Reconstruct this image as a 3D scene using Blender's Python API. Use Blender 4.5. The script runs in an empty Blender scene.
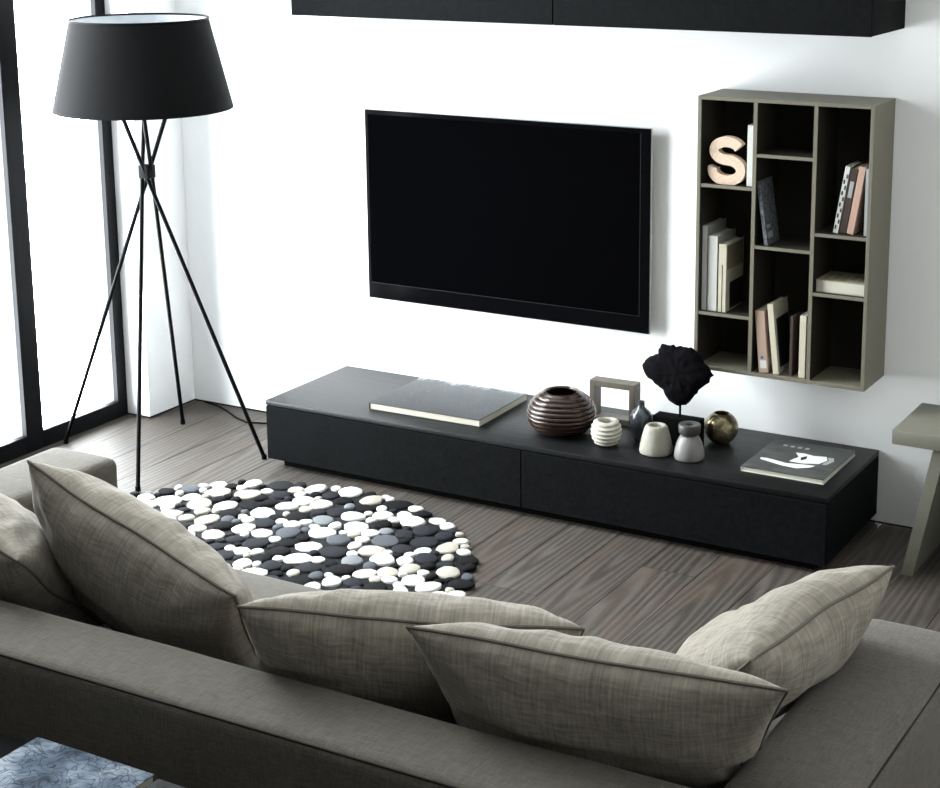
import bpy, bmesh, math, random
from mathutils import Vector, Matrix, noise
from mathutils.bvhtree import BVHTree
random.seed(7)
sc = bpy.context.scene
COL = sc.collection
PI = math.pi

# ------------------------------------------------------------------ camera
cd = bpy.data.cameras.new('camera'); cam = bpy.data.objects.new('camera', cd); COL.objects.link(cam)
fwd = Vector((-0.48363256, 0.84834676, -0.21542358)); rgt = Vector((0.86953058, 0.49382325, -0.00742696)); up = Vector((-0.10008053, 0.19090931, 0.97649246))
cam.matrix_world = Matrix(((rgt.x, up.x, -fwd.x, 4.17207783), (rgt.y, up.y, -fwd.y, -5.90903604), (rgt.z, up.z, -fwd.z, 2.3518803), (0, 0, 0, 1)))
FPX = 1699.1423; W, H_ = 940.0, 788.0
cd.sensor_fit = 'HORIZONTAL'; cd.sensor_width = 36.0
cd.lens = FPX / W * 36.0
cd.shift_x = (W / 2 - 504.8048) / W
cd.shift_y = (258.3344 - H_ / 2) / W
cd.clip_start = 0.05
sc.camera = cam

# ------------------------------------------------------------------ world and light
world = bpy.data.worlds.new('overcast_sky'); sc.world = world; world.use_nodes = True
bg = world.node_tree.nodes['Background']
bg.inputs['Color'].default_value = (0.93, 0.965, 1.0, 1); bg.inputs['Strength'].default_value = 9.0

WIN_Y0, WIN_Y1, WIN_Z = -2.45, -0.315, 4.0      # glazed opening in the left wall
def portal(name, loc, sx, sy, rot):
    l = bpy.data.lights.new(name, 'AREA'); l.shape = 'RECTANGLE'; l.size = sx; l.size_y = sy
    l.cycles.is_portal = True
    o = bpy.data.objects.new(name, l); COL.objects.link(o); o.location = loc; o.rotation_euler = rot
    return o
portal('daylight_portal', (-1.16, (WIN_Y0 + WIN_Y1) / 2, WIN_Z / 2), WIN_Z, WIN_Y1 - WIN_Y0, (0, -PI / 2, 0))

vs = sc.view_settings
vs.view_transform = 'Standard'; vs.look = 'None'; vs.gamma = 1.0; vs.use_curve_mapping = False
vs.exposure = 2.0
sc.cycles.use_denoising = True
sc.cycles.max_bounces = 10; sc.cycles.diffuse_bounces = 6
sc.cycles.sample_clamp_indirect = 8.0

# ------------------------------------------------------------------ materials
def lin(c):
    return tuple((v / 255 / 12.92) if v / 255 <= 0.04045 else ((v / 255 + 0.055) / 1.055) ** 2.4 for v in c) + (1,)
class NT:
    def __init__(s, name):
        s.m = bpy.data.materials.new(name); s.m.use_nodes = True
        s.t = s.m.node_tree; s.b = s.t.nodes['Principled BSDF']
    def n(s, kind, **kw):
        nd = s.t.nodes.new(kind)
        for k, v in kw.items(): setattr(nd, k, v)
        return nd
    def l(s, a, b): s.t.links.new(a, b)
    def mapping(s, scale, coord='Object', loc=(0, 0, 0), rot=(0, 0, 0)):
        tc = s.n('ShaderNodeTexCoord'); mp = s.n('ShaderNodeMapping')
        mp.inputs['Scale'].default_value = scale; mp.inputs['Location'].default_value = loc; mp.inputs['Rotation'].default_value = rot
        s.l(tc.outputs[coord], mp.inputs['Vector']); return mp.outputs['Vector']
    def noise(s, vec, scale, detail=4, rough=0.55, dist=0.0):
        nd = s.n('ShaderNodeTexNoise'); nd.inputs['Scale'].default_value = scale; nd.inputs['Detail'].default_value = detail
        nd.inputs['Roughness'].default_value = rough; nd.inputs['Distortion'].default_value = dist
        if vec: s.l(vec, nd.inputs['Vector'])
        return nd.outputs['Fac']
    def ramp(s, fac, stops, interp='LINEAR'):
        r = s.n('ShaderNodeValToRGB'); r.color_ramp.interpolation = interp
        e = r.color_ramp.elements
        while len(e) < len(stops): e.new(0.5)
        for el, (p, c) in zip(e, stops): el.position = p; el.color = c
        s.l(fac, r.inputs['Fac']); return r.outputs['Color']
    def mix(s, fac, a, b, mode='MIX'):
        mx = s.n('ShaderNodeMix', data_type='RGBA', blend_type=mode)
        for sock, v in ((mx.inputs[0], fac), (mx.inputs[6], a), (mx.inputs[7], b)):
            if isinstance(v, (tuple, float, int)): sock.default_value = v
            else: s.l(v, sock)
        return mx.outputs[2]
    def math(s, op, a, b=0.0):
        m = s.n('ShaderNodeMath', operation=op)
        for sock, v in ((m.inputs[0], a), (m.inputs[1], b)):
            if isinstance(v, (float, int)): sock.default_value = v
            else: s.l(v, sock)
        return m.outputs[0]
    def bump(s, h, strength, dist=0.01):
        b = s.n('ShaderNodeBump'); b.inputs['Strength'].default_value = strength; b.inputs['Distance'].default_value = dist
        s.l(h, b.inputs['Height']); s.l(b.outputs['Normal'], s.b.inputs['Normal'])
    def set(s, col=None, rough=None, spec=None, metal=None, **kw):
        if col is not None:
            if isinstance(col, tuple): s.b.inputs['Base Color'].default_value = col
            else: s.l(col, s.b.inputs['Base Color'])
        if rough is not None:
            if isinstance(rough, (float, int)): s.b.inputs['Roughness'].default_value = rough
            else: s.l(rough, s.b.inputs['Roughness'])
        if spec is not None: s.b.inputs['Specular IOR Level'].default_value = spec
        if metal is not None: s.b.inputs['Metallic'].default_value = metal
        for k, v in kw.items(): s.b.inputs[k].default_value = v
        return s.m
def plain(name, rgb, rough=0.5, spec=0.5, metal=0.0, var=0.06, scale=30.0):
    t = NT(name); c = lin(rgb)
    v = t.mapping((1, 1, 1)); f = t.noise(v, scale, 3)
    a = tuple(max(0, x * (1 - var)) for x in c[:3]) + (1,); b = tuple(min(1, x * (1 + var)) for x in c[:3]) + (1,)
    return t.set(t.mix(f, a, b), rough, spec, metal)

def mk_wall():
    t = NT('white_plaster'); v = t.mapping((1, 1, 1))
    c = t.mix(t.noise(v, 2.0, 3), lin((240, 241, 242)), lin((246, 246, 246)))
    t.bump(t.noise(v, 140.0, 3), 0.05, 0.002); return t.set(c, 0.85, 0.2)
def mk_plank():
    t = NT('smoked_oak_plank')
    oi = t.n('ShaderNodeObjectInfo'); tc = t.n('ShaderNodeTexCoord')
    off = t.n('ShaderNodeVectorMath', operation='MULTIPLY_ADD'); cmb = t.n('ShaderNodeCombineXYZ')
    for k in range(3): t.l(oi.outputs['Random'], cmb.inputs[k])
    t.l(cmb.outputs[0], off.inputs[0]); off.inputs[1].default_value = (37.0, 91.0, 13.0); t.l(tc.outputs['Object'], off.inputs[2])
    def mp(sc_):
        m = t.n('ShaderNodeMapping'); m.inputs['Scale'].default_value = sc_; t.l(off.outputs[0], m.inputs['Vector']); return m.outputs[0]
    fine = t.noise(mp((46, 2.6, 10)), 1.0, 8, 0.78, 0.6)
    broad = t.noise(mp((7, 0.9, 2)), 1.0, 4, 0.6, 1.2)
    wv = t.n('ShaderNodeTexWave', wave_type='RINGS', rings_direction='Z'); wv.inputs['Scale'].default_value = 1.0
    wv.inputs['Distortion'].default_value = 5.0; wv.inputs['Detail'].default_value = 3.0; wv.inputs['Detail Scale'].default_value = 1.2
    off2 = t.n('ShaderNodeVectorMath', operation='MULTIPLY_ADD'); off2.inputs[1].default_value = (0.30, 1.5, 0.0); t.l(cmb.outputs[0], off2.inputs[0]); t.l(tc.outputs['Object'], off2.inputs[2])
    m2 = t.n('ShaderNodeMapping'); m2.inputs['Scale'].default_value = (13, 0.9, 1); m2.inputs['Location'].default_value = (-1.8, -0.7, 0); t.l(off2.outputs[0], m2.inputs['Vector']); t.l(m2.outputs[0], wv.inputs['Vector'])
    grain = t.noise(mp((170, 10, 10)), 1.0, 4, 0.7)
    g = t.math('ADD', t.math('ADD', t.math('MULTIPLY', fine, 0.34), t.math('MULTIPLY', grain, 0.40)), t.math('MULTIPLY', wv.outputs['Fac'], 0.26))
    c1 = t.ramp(g, [(0.25, lin((36, 32, 30))), (0.5, lin((64, 59, 55))), (0.74, lin((88, 83, 77)))])
    c2 = t.mix(t.ramp(broad, [(0.45, (0, 0, 0, 1)), (0.72, (0.6, 0.6, 0.6, 1))]), c1, lin((76, 64, 54)), 'MIX')
    tone = t.ramp(oi.outputs['Random'], [(0, (0.82, 0.82, 0.82, 1)), (1, (1.1, 1.09, 1.08, 1))])
    c3 = t.mix(1.0, c2, tone, 'MULTIPLY')
    t.bump(fine, 0.12, 0.002)
    return t.set(c3, t.math('ADD', t.math('MULTIPLY', fine, 0.2), 0.44), 0.32)
def mk_fabric(name, a, b, uv=False, dens=1.0):
    t = NT(name)
    co = 'UV' if uv else 'Object'
    k = dens
    n1 = t.noise(t.mapping((260 * k, 28 * k, 60 * k), co), 1.0, 3, 0.6)
    n2 = t.noise(t.mapping((28 * k, 260 * k, 260 * k), co), 1.0, 3, 0.6)
    n3 = t.noise(t.mapping((3, 3, 3), co), 1.0, 3)
    w = t.math('MULTIPLY', t.math('ADD', n1, n2), 0.5)
    c = t.mix(t.ramp(w, [(0.36, (0, 0, 0, 1)), (0.64, (1, 1, 1, 1))]), lin(a), lin(b))
    c = t.mix(t.math('MULTIPLY', n3, 0.25), c, lin(a))
    t.bump(w, 0.55, 0.004)
    m = t.set(c, 0.92, 0.12)
    t.b.inputs['Sheen Weight'].default_value = 0.12; t.b.inputs['Sheen Roughness'].default_value = 0.5
    return m
def mk_blackwood(name, a, b, rough, axis=(2.0, 60.0, 60.0), spec=0.5):
    t = NT(name); f = t.noise(t.mapping(axis), 1.0, 5, 0.7)
    c = t.mix(t.ramp(f, [(0.35, (0, 0, 0, 1)), (0.7, (1, 1, 1, 1))]), lin(a), lin(b))
    t.bump(f, 0.3, 0.003)
    return t.set(c, t.math('ADD', t.math('MULTIPLY', f, 0.15), rough), spec)
MWALL = mk_wall(); MPLANK = mk_plank()
MCEIL = plain('white_ceiling_paint', (238, 238, 236), 0.9, 0.1, var=0.01)
MREAR = plain('warm_grey_paint', (66, 64, 61), 0.9, 0.1, var=0.02)
MRIGHT = plain('mid_grey_paint', (200, 198, 194), 0.9, 0.1, var=0.02)
MSUB = plain('dark_subfloor', (26, 23, 21), 0.9, 0.1)
MFRAME = plain('black_window_frame', (9, 10, 14), 0.5, 0.12, var=0.1)
MFRAME_LIT = plain('sky_lit_frame_grey', (104, 110, 120), 0.6, 0.2, var=0.03)  # frame sides painted lighter, as lit by the sky
MFAB = mk_fabric('taupe_sofa_weave', (71, 67, 61), (95, 90, 83))
MPIL = mk_fabric('taupe_pillow_linen', (107, 101, 92), (150, 143, 131), uv=True, dens=0.55)
MPIPE = plain('taupe_piping', (96, 92, 84), 0.9, 0.1)
MSEAM = plain('dark_seam', (40, 38, 34), 0.9, 0.1)
MBW = mk_blackwood('black_oak_veneer', (7, 8, 9), (20, 21, 23), 0.36, (2.0, 60.0, 60.0), 0.26)
MBWF = mk_blackwood('black_oak_front', (5, 6, 7), (17, 19, 20), 0.65, (60.0, 60.0, 60.0), 0.05)
MBLK = plain('matt_black_metal', (4, 4, 5), 0.6, 0.06)
MPLINTH = plain('black_plinth', (7, 7, 7), 0.8, 0.03)
MOLIVE = plain('olive_taupe_lacquer', (104, 100, 87), 0.5, 0.3, var=0.03, scale=8)
MOLIVE_SHADE = plain('olive_painted_shade', (42, 39, 33), 0.7, 0.2, var=0.05)  # olive darkened to paint in the shade inside the compartments
MSTOOL = plain('sage_stained_wood', (98, 96, 86), 0.6, 0.3, var=0.07, scale=14)
def glass_mat():
    m = bpy.data.materials.new('window_glass'); m.use_nodes = True; t = m.node_tree
    t.nodes.remove(t.nodes['Principled BSDF'])
    tr = t.nodes.new('ShaderNodeBsdfTransparent'); tr.inputs[0].default_value = (0.97, 0.985, 0.98, 1)
    gl = t.nodes.new('ShaderNodeBsdfGlossy'); gl.inputs['Roughness'].default_value = 0.02
    fr = t.nodes.new('ShaderNodeFresnel'); fr.inputs['IOR'].default_value = 1.1
    mx = t.nodes.new('ShaderNodeMixShader')
    t.links.new(fr.outputs[0], mx.inputs[0]); t.links.new(tr.outputs[0], mx.inputs[1]); t.links.new(gl.outputs[0], mx.inputs[2])
    t.links.new(mx.outputs[0], t.nodes['Material Output'].inputs['Surface']); return m
MGLASS = glass_mat()

# ------------------------------------------------------------------ mesh helpers
def link(name, me, mat, parent=None, smooth=35):
    if mat is not None and not me.materials: me.materials.append(mat)
    o = bpy.data.objects.new(name, me); COL.objects.link(o)
    if smooth:
        me.polygons.foreach_set('use_smooth', [True] * len(me.polygons)); me.set_sharp_from_angle(angle=math.radians(smooth))
    if parent is not None: o.parent = parent
    return o
def bm_mesh(bm, name='m'):
    bmesh.ops.recalc_face_normals(bm, faces=bm.faces[:])
    me = bpy.data.meshes.new(name); bm.to_mesh(me); bm.free(); return me
def thing(name, label, cat, loc=(0, 0, 0), rot=(0, 0, 0), group=None):
    o = bpy.data.objects.new(name, None); COL.objects.link(o); o.location = loc; o.rotation_euler = rot
    o.empty_display_size = 0.05
    return tag(o, label, cat, group)
def tag(o, label, cat, group=None):
    o['label'] = label; o['category'] = cat
    if group: o['group'] = group
    return o
def struct(o): o['kind'] = 'structure'; return o
def add_box(bm, x0, x1, y0, y1, z0, z1):
    v = [bm.verts.new(p) for p in ((x0, y0, z0), (x1, y0, z0), (x1, y1, z0), (x0, y1, z0), (x0, y0, z1), (x1, y0, z1), (x1, y1, z1), (x0, y1, z1))]
    for f in ((0, 3, 2, 1), (4, 5, 6, 7), (0, 1, 5, 4), (1, 2, 6, 5), (2, 3, 7, 6), (3, 0, 4, 7)): bm.faces.new([v[i] for i in f])
def box_mesh(x0, x1, y0, y1, z0, z1, bev=0.0, seg=2):
    bm = bmesh.new(); add_box(bm, x0, x1, y0, y1, z0, z1)
    if bev: bmesh.ops.bevel(bm, geom=bm.edges[:], offset=bev, segments=seg, affect='EDGES', profile=0.5)
    return bm_mesh(bm)
def box(name, b, mat, parent=None, bev=0.0, seg=2):
    """b in world coordinates; shifted to the parent's location when there is one (unrotated parents)."""
    p = parent.matrix_basis.translation if parent is not None else Vector()
    if parent is not None and parent.parent is not None: p = p + parent.parent.matrix_basis.translation
    return link(name, box_mesh(b[0] - p.x, b[1] - p.x, b[2] - p.y, b[3] - p.y, b[4] - p.z, b[5] - p.z, bev, seg), mat, parent)
def lathe_mesh(prof, n=40, cap0=True, cap1=False):
    bm = bmesh.new(); rings = []
    for r, z in prof:
        rings.append([bm.verts.new((r * math.cos(2 * PI * k / n), r * math.sin(2 * PI * k / n), z)) for k in range(n)])
    for a, b in zip(rings, rings[1:]):
        for k in range(n): bm.faces.new((a[k], a[(k + 1) % n], b[(k + 1) % n], b[k]))
    if cap0: bm.faces.new(rings[0][::-1])
    if cap1: bm.faces.new(rings[-1])
    return bm_mesh(bm)
def tube_mesh(pts, r, n=10, closed=False, caps=True):
    pts = [Vector(p) for p in pts]; N = len(pts); bm = bmesh.new(); rings = []
    ref = None
    for i, p in enumerate(pts):
        a = pts[(i - 1) % N] if (closed or i > 0) else p; b = pts[(i + 1) % N] if (closed or i < N - 1) else p
        t = (b - a).normalized()
        if ref is None: ref = t.orthogonal().normalized()
        ref = (ref - t * ref.dot(t)).normalized(); bi = t.cross(ref)
        rr = r[i] if isinstance(r, (list, tuple)) else r
        rings.append([bm.verts.new(p + (ref * math.cos(2 * PI * k / n) + bi * math.sin(2 * PI * k / n)) * rr) for k in range(n)])
    R = list(zip(rings, rings[1:]))
    if closed: R.append((rings[-1], rings[0]))
    for a, b in R:
        for k in range(n): bm.faces.new((a[k], a[(k + 1) % n], b[(k + 1) % n], b[k]))
    if caps and not closed: bm.faces.new(rings[0][::-1]); bm.faces.new(rings[-1])
    return bm_mesh(bm)
def soft_box_mesh(sx, sy, sz, r, bulge=(0, 0, 0), wob=0.0, m=14, seed=0.0):
    """rounded box centred at the origin, faces bulged outwards"""
    h = (sx / 2, sy / 2, sz / 2)
    def axis(hh):
        s = [-hh + r * (1 - math.cos(PI / 2 * k / 4)) for k in range(4)]
        inner = [-hh + r + (2 * hh - 2 * r) * k / m for k in range(m + 1)]
        return s + inner + [-v for v in reversed(s)]
    ax = [axis(v) for v in h]
    bm = bmesh.new()
    for d in range(3):
        u, v = (d + 1) % 3, (d + 2) % 3
        for sgn in (-1, 1):
            grid = []
            for a in ax[u]:
                row = []
                for b in ax[v]:
                    p = [0, 0, 0]; p[d] = sgn * h[d]; p[u] = a; p[v] = b
                    q = [max(-h[i] + r, min(h[i] - r, p[i])) for i in range(3)]
                    dv = Vector([p[i] - q[i] for i in range(3)])
                    o = Vector(q) + (dv.normalized() * r if dv.length > 1e-9 else Vector())
                    row.append(bm.verts.new(o))
                grid.append(row)
            for i in range(len(grid) - 1):
                for j in range(len(grid[0]) - 1): bm.faces.new((grid[i][j], grid[i + 1][j], grid[i + 1][j + 1], grid[i][j + 1]))
    bmesh.ops.remove_doubles(bm, verts=bm.verts[:], dist=1e-5)
    for vt in bm.verts:
        c = vt.co; f = [max(0.0, 1 - (c[i] / h[i]) ** 2) for i in range(3)]
        d = Vector([bulge[i] * (c[i] / h[i]) * f[(i + 1) % 3] ** 0.6 * f[(i + 2) % 3] ** 0.6 for i in range(3)])
        if wob: d += Vector(noise.noise_vector(c * 3.0 + Vector((seed, seed, seed)))) * wob
        vt.co = c + d
    return bm_mesh(bm)
def poly_prism(bm, pts, z0, z1):
    a = [bm.verts.new((x, y, z0)) for x, y in pts]; b = [bm.verts.new((x, y, z1)) for x, y in pts]
    bm.faces.new(a[::-1]); bm.faces.new(b); n = len(pts)
    for k in range(n): bm.faces.new((a[k], a[(k + 1) % n], b[(k + 1) % n], b[k]))

# ------------------------------------------------------------------ room shell
RX0, RX1, RY0, CZ = -1.12, 5.0, -7.0, 4.3
floor = struct(box('floor', (RX0, RX1, RY0, 0.0, -0.06, -0.02), MSUB))
PW = 0.2035; x0 = 1.197 - PW * 12
cache = {}
k = 0
while x0 + k * PW < RX1:
    xa = x0 + k * PW; xb = min(xa + PW, RX1); xa2 = max(xa, RX0); k += 1
    if xb <= RX0 + 0.01: continue
    y = 0.0 + random.choice((0.0, 0.4, 0.8, 1.2, 1.6)); 
    while y > RY0 + 0.01:
        ln = random.choice((1.6, 2.0, 2.4)); ya = max(y - ln, RY0); yb = min(y, 0.0); y -= ln
        if yb - ya < 0.02: continue
        key = (round(xb - xa2, 3), round(yb - ya, 3))
        if key not in cache:
            w_, l_ = key
            cache[key] = box_mesh(-w_ / 2 + 0.0016, w_ / 2 - 0.0016, -l_ / 2 + 0.0006, l_ / 2 - 0.0006, -0.02, 0.0); cache[key].materials.append(MPLANK)
        o = bpy.data.objects.new('plank', cache[key]); COL.objects.link(o); o.parent = floor
        o.location = ((xa2 + xb) / 2, (ya + yb) / 2, 0)
struct(box('wall_back', (RX0 - 0.05, RX1 + 0.15, 0.0, 0.16, 0.007, CZ), MWALL))
struct(box('wall_right', (RX1, RX1 + 0.15, RY0, 0.0, 0.0, CZ), MRIGHT))
struct(box('wall_rear', (RX0 - 0.2, RX1 + 0.15, RY0 - 0.15, RY0, 0.0, CZ), MREAR))
struct(box('ceiling', (RX0 - 0.2, RX1 + 0.15, RY0 - 0.15, 0.16, CZ, CZ + 0.12), MCEIL))
PX = -0.872
wl = bmesh.new()
add_box(wl, RX0 - 0.06, PX, WIN_Y1, 0.0, 0.007, CZ)
add_box(wl, RX0 - 0.06, PX, RY0, WIN_Y0, 0.007, CZ)
add_box(wl, RX0 - 0.06, PX, WIN_Y0, WIN_Y1, WIN_Z, CZ)
struct(link('wall_left', bm_mesh(wl), MWALL))
tr = bmesh.new()
add_box(tr, PX - 0.1, RX1, 0.003, 0.1, -0.005, 0.007)
add_box(tr, RX0, PX - 0.003, WIN_Y1 + 0.003, 0.0, -0.005, 0.007)
struct(link('shadow_gap_strip_1', bm_mesh(tr), MPLINTH))  # dark strip painted in for the shadow line under the walls

# windows: jamb / mullions / rails dark inside, skylight on the outer sides painted in as grey
XI = -1.0
def window(n, ya, yb, left_post, right_post):
    w = struct(bpy.data.objects.new('window_%d' % n, None)); COL.objects.link(w); w.location = (XI, (ya + yb) / 2, 0)
    def pr(name, y0_, y1_, z0_, z1_):
        b = box(name, (XI - 0.028, XI, y0_, y1_, z0_, z1_), MFRAME, w, 0.002, 1)
        box('outer_profile', (XI - 0.085, XI - 0.0285, y0_ + 0.004, y1_ - 0.004, z0_ + 0.0 , z1_), MFRAME_LIT, w, 0.0)
    pr('frame_post', ya, ya + left_post, 0.0, WIN_Z)
    if right_post: pr('frame_post', yb - right_post, yb, 0.0, WIN_Z)
    box('bottom_rail', (XI - 0.03, XI, ya + left_post, yb - right_post, 0.0, 0.075), MFRAME, w, 0.002, 1)
    box('outer_sill', (XI - 0.085, XI - 0.0305, ya + left_post, yb - right_post, 0.0, 0.055), MFRAME, w)
    box('top_rail', (XI - 0.03, XI, ya + left_post, yb - right_post, WIN_Z - 0.07, WIN_Z), MFRAME, w, 0.002, 1)
    box('pane', (XI - 0.054, XI - 0.046, ya + left_post - 0.0, yb - right_post + 0.0, 0.056, WIN_Z - 0.071), MGLASS, w)
window(1, -0.940, WIN_Y1, 0.098, 0.06)
window(2, -1.500, -0.941, 0.098, 0.0)
window(3, -1.98, -1.501, 0.098, 0.0)
window(4, WIN_Y0, -1.981, 0.06, 0.0)

# ------------------------------------------------------------------ low media console
CH = 0.287
c = thing('media_console', 'long low black oak media console standing against the white wall', 'console', (1.2, -0.29, 0))
box('plinth', (0.05, 2.35, -0.54, -0.02, 0.0, 0.037), MPLINTH, c)
box('carcass', (0.0, 2.4, -0.565, -0.004, 0.037, 0.266), MBWF, c, 0.0015, 1)
box('top_panel', (0.0, 2.4, -0.585, -0.003, 0.2675, CH), MBW, c, 0.0022, 2)
for xa, xb in ((0.0, 1.1985), (1.2015, 2.4)):
    box('drawer_front', (xa, xb, -0.585, -0.5655, 0.037, 0.264), MBWF, c, 0.002, 1)

# wall cabinet above
c = thing('wall_cabinet', 'long black wall cabinet hung high above the television', 'cabinet', (1.235, -0.19, 1.844))
box('carcass', (0.046, 2.428, -0.362, -0.003, 1.845, 2.2), MBWF, c, 0.0015, 1)
for xa, xb in ((0.046, 1.2295), (1.2325, 2.428)):
    box('door', (xa, xb, -0.382, -0.3625, 1.844, 2.2), MBWF, c, 0.002, 1)

# ------------------------------------------------------------------ television
t = NT('black_screen_glass'); MSCR = t.set((0.0012, 0.0012, 0.0015, 1), 0.2, 0.0)
t = NT('gloss_black_bezel'); MBEZ = t.set((0.002, 0.002, 0.0025, 1), 0.12, 0.015)
t = NT('clear_silver_rim'); MRIM = t.set((0.55, 0.56, 0.58, 1), 0.35, 0.4)
c = thing('television', 'large flat black television mounted on the white wall', 'television', (0.83, -0.04, 0.63))
TX0, TX1, TZ0, TZ1 = 0.157, 1.478, 0.622, 1.437
box('wall_bracket', (0.6, 1.06, -0.016, -0.001, 0.85, 1.2), MBLK, c)
box('casing', (TX0 + 0.02, TX1 - 0.02, -0.035, -0.0165, TZ0 + 0.02, TZ1 - 0.02), MBLK, c, 0.006)
box('rim', (TX0, TX1, -0.041, -0.0355, TZ0, TZ1), MRIM, c, 0.002)
bm = bmesh.new()
IX0, IX1, IZ0, IZ1 = TX0 + 0.018, TX1 - 0.045, TZ0 + 0.072, TZ1 - 0.022
e = 0.0035
add_box(bm, TX0 + e, IX0, -0.048, -0.0415, TZ0 + e, TZ1 - e); add_box(bm, IX1, TX1 - e, -0.048, -0.0415, TZ0 + e, TZ1 - e)
add_box(bm, IX0, IX1, -0.048, -0.0415, TZ0 + e, IZ0); add_box(bm, IX0, IX1, -0.048, -0.0415, IZ1, TZ1 - e)
o = link('bezel', bm_mesh(bm), MBEZ, c); o.location = -Vector((0.83, -0.04, 0.63))
box('screen', (IX0 + 0.001, IX1 - 0.001, -0.0465, -0.0415, IZ0 + 0.001, IZ1 - 0.001), MSCR, c)
t = NT('grey_hairline'); MHL = t.set((0.012, 0.012, 0.014, 1), 0.5, 0.1)
bm = bmesh.new()
add_box(bm, IX0, IX1, -0.0488, -0.0481, IZ0 - 0.002, IZ0); add_box(bm, IX1, IX1 + 0.002, -0.0488, -0.0481, IZ0 - 0.002, IZ1)
o = link('screen_outline', bm_mesh(bm), MHL, c); o.location = -Vector((0.83, -0.04, 0.63))

# ------------------------------------------------------------------ open wall shelf
SX0, SX1, SZ0, SZ1, SD = 1.748, 2.406, 0.574, 1.598, 0.236
D1, D2 = 1.970, 2.195; TH = 0.014
c = thing('wall_shelf', 'olive taupe open wall shelf with nine compartments on the white wall', 'shelf', ((SX0 + SX1) / 2, -0.118, SZ0))
box('back_panel', (SX0 + TH, SX1 - TH, -0.012, -0.002, SZ0 + TH, SZ1 - TH), MOLIVE_SHADE, c)
box('side_panel', (SX0, SX0 + TH, -SD, -0.002, SZ0, SZ1), MOLIVE, c, 0.001, 1)
box('side_panel', (SX1 - TH, SX1, -SD, -0.002, SZ0, SZ1), MOLIVE, c, 0.001, 1)
box('top_panel', (SX0 + TH, SX1 - TH, -SD, -0.002, SZ1 - TH, SZ1), MOLIVE, c, 0.001, 1)
box('bottom_panel', (SX0 + TH, SX1 - TH, -SD, -0.002, SZ0, SZ0 + TH), MOLIVE, c, 0.001, 1)
box('side_shade_panel', (SX0 + TH, SX0 + TH + 0.0012, -SD + 0.004, -0.0125, SZ0 + TH, SZ1 - TH), MOLIVE_SHADE, c)  # added thin dark panels, painted shade on the inner sides
box('side_shade_panel', (SX1 - TH - 0.0012, SX1 - TH, -SD + 0.004, -0.0125, SZ0 + TH, SZ1 - TH), MOLIVE_SHADE, c)
for x in (D1, D2): box('divider', (x - TH / 2, x + TH / 2, -SD + 0.005, -0.0125, SZ0 + TH, SZ1 - TH), MOLIVE_SHADE, c); box('edge_band', (x - TH / 2, x + TH / 2, -SD + 0.001, -SD + 0.005, SZ0 + TH, SZ1 - TH), MOLIVE, c)
C1 = (SX0 + TH + 0.0013, D1 - TH / 2); C2 = (D1 + TH / 2, D2 - TH / 2); C3 = (D2 + TH / 2, SX1 - TH - 0.0013)
for cc, zs in ((C1, (1.270, 0.790)), (C2, (1.394, 1.059)), (C3, (1.126, 0.909))):
    for z in zs: box('shelf_board', (cc[0], cc[1], -SD + 0.005, -0.0125, z - 0.006, z + 0.006), MOLIVE_SHADE, c); box('edge_band', (cc[0], cc[1], -SD + 0.002, -SD + 0.005, z - 0.006, z + 0.006), MOLIVE, c)

# ------------------------------------------------------------------ books on the shelf
MPAGE = plain('book_pages', (186, 182, 168), 0.9, 0.1, var=0.05, scale=200)
def cmat(name, rgb, rough=0.5): return plain(name, rgb, rough, 0.4, var=0.05)
BG = 'books in the wall shelf'
def book(name, label, x, z, t_, h, d, ang, spine_mat, cover_mat, y=-0.205, prints=None):
    """x: resting bottom corner; ang>0 leans right"""
    r = thing(name, label, 'book', (x, y, z), (0, math.radians(ang), 0), BG)
    xs = -t_ if ang > 0 else 0.0
    q = 0.0018
    cov = bmesh.new()
    add_box(cov, xs, xs + q, q, d, 0, h); add_box(cov, xs + t_ - q, xs + t_, q, d, 0, h)
    link('cover', bm_mesh(cov), cover_mat, r)
    link('spine', box_mesh(xs, xs + t_, 0, q, 0, h, 0.0006, 1), spine_mat, r)
    link('pages', box_mesh(xs + q + 0.0002, xs + t_ - q - 0.0002, q + 0.0005, d - 0.004, 0.003, h - 0.004), MPAGE, r)
    for pn, face, a0, a1, b0, b1, pm in (prints or []):
        if face == 'spine': link(pn, box_mesh(xs + t_ * a0, xs + t_ * a1, -0.0005, -0.0001, h * b0, h * b1), pm, r)
        else: link(pn, box_mesh(xs + t_ + 0.0001, xs + t_ + 0.0005, d * a0, d * a1, h * b0, h * b1), pm, r)
    return r
WHT = cmat('white_book_cloth', (192, 192, 187)); GRYW = cmat('pale_grey_book', (150, 152, 152)); CRM = cmat('cream_book', (180, 173, 154))
SLATE = NT('slate_book_cover'); v = SLATE.mapping((1, 1, 1)); SLATE = SLATE.set(SLATE.ramp(SLATE.noise(v, 70, 4), [(0.35, lin((44, 46, 50))), (0.7, lin((112, 115, 120)))]), 0.6, 0.3)
DRK = cmat('black_book_cover', (24, 24, 28)); BRN = cmat('dark_brown_book', (58, 44, 38)); PNK = cmat('dusty_pink_book', (176, 144, 129)); ROSE = cmat('faded_rose_book', (158, 135, 120))
BLUE = cmat('blue_print', (60, 88, 128)); BEI = cmat('beige_book', (150, 142, 120)); SAND = cmat('sand_print', (128, 117, 96))
F1, F2, F3 = 1.2765, 0.7965, 0.589
book('book', 'thin white book standing right behind the wooden letter', 1.934, F1, 0.026, 0.222, 0.16, 0, WHT, WHT, -0.215)
book('book', 'tallest white book at the left end of the middle left compartment', 1.7645, F2, 0.019, 0.318, 0.18, -0.01, WHT, GRYW, -0.21)
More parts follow.
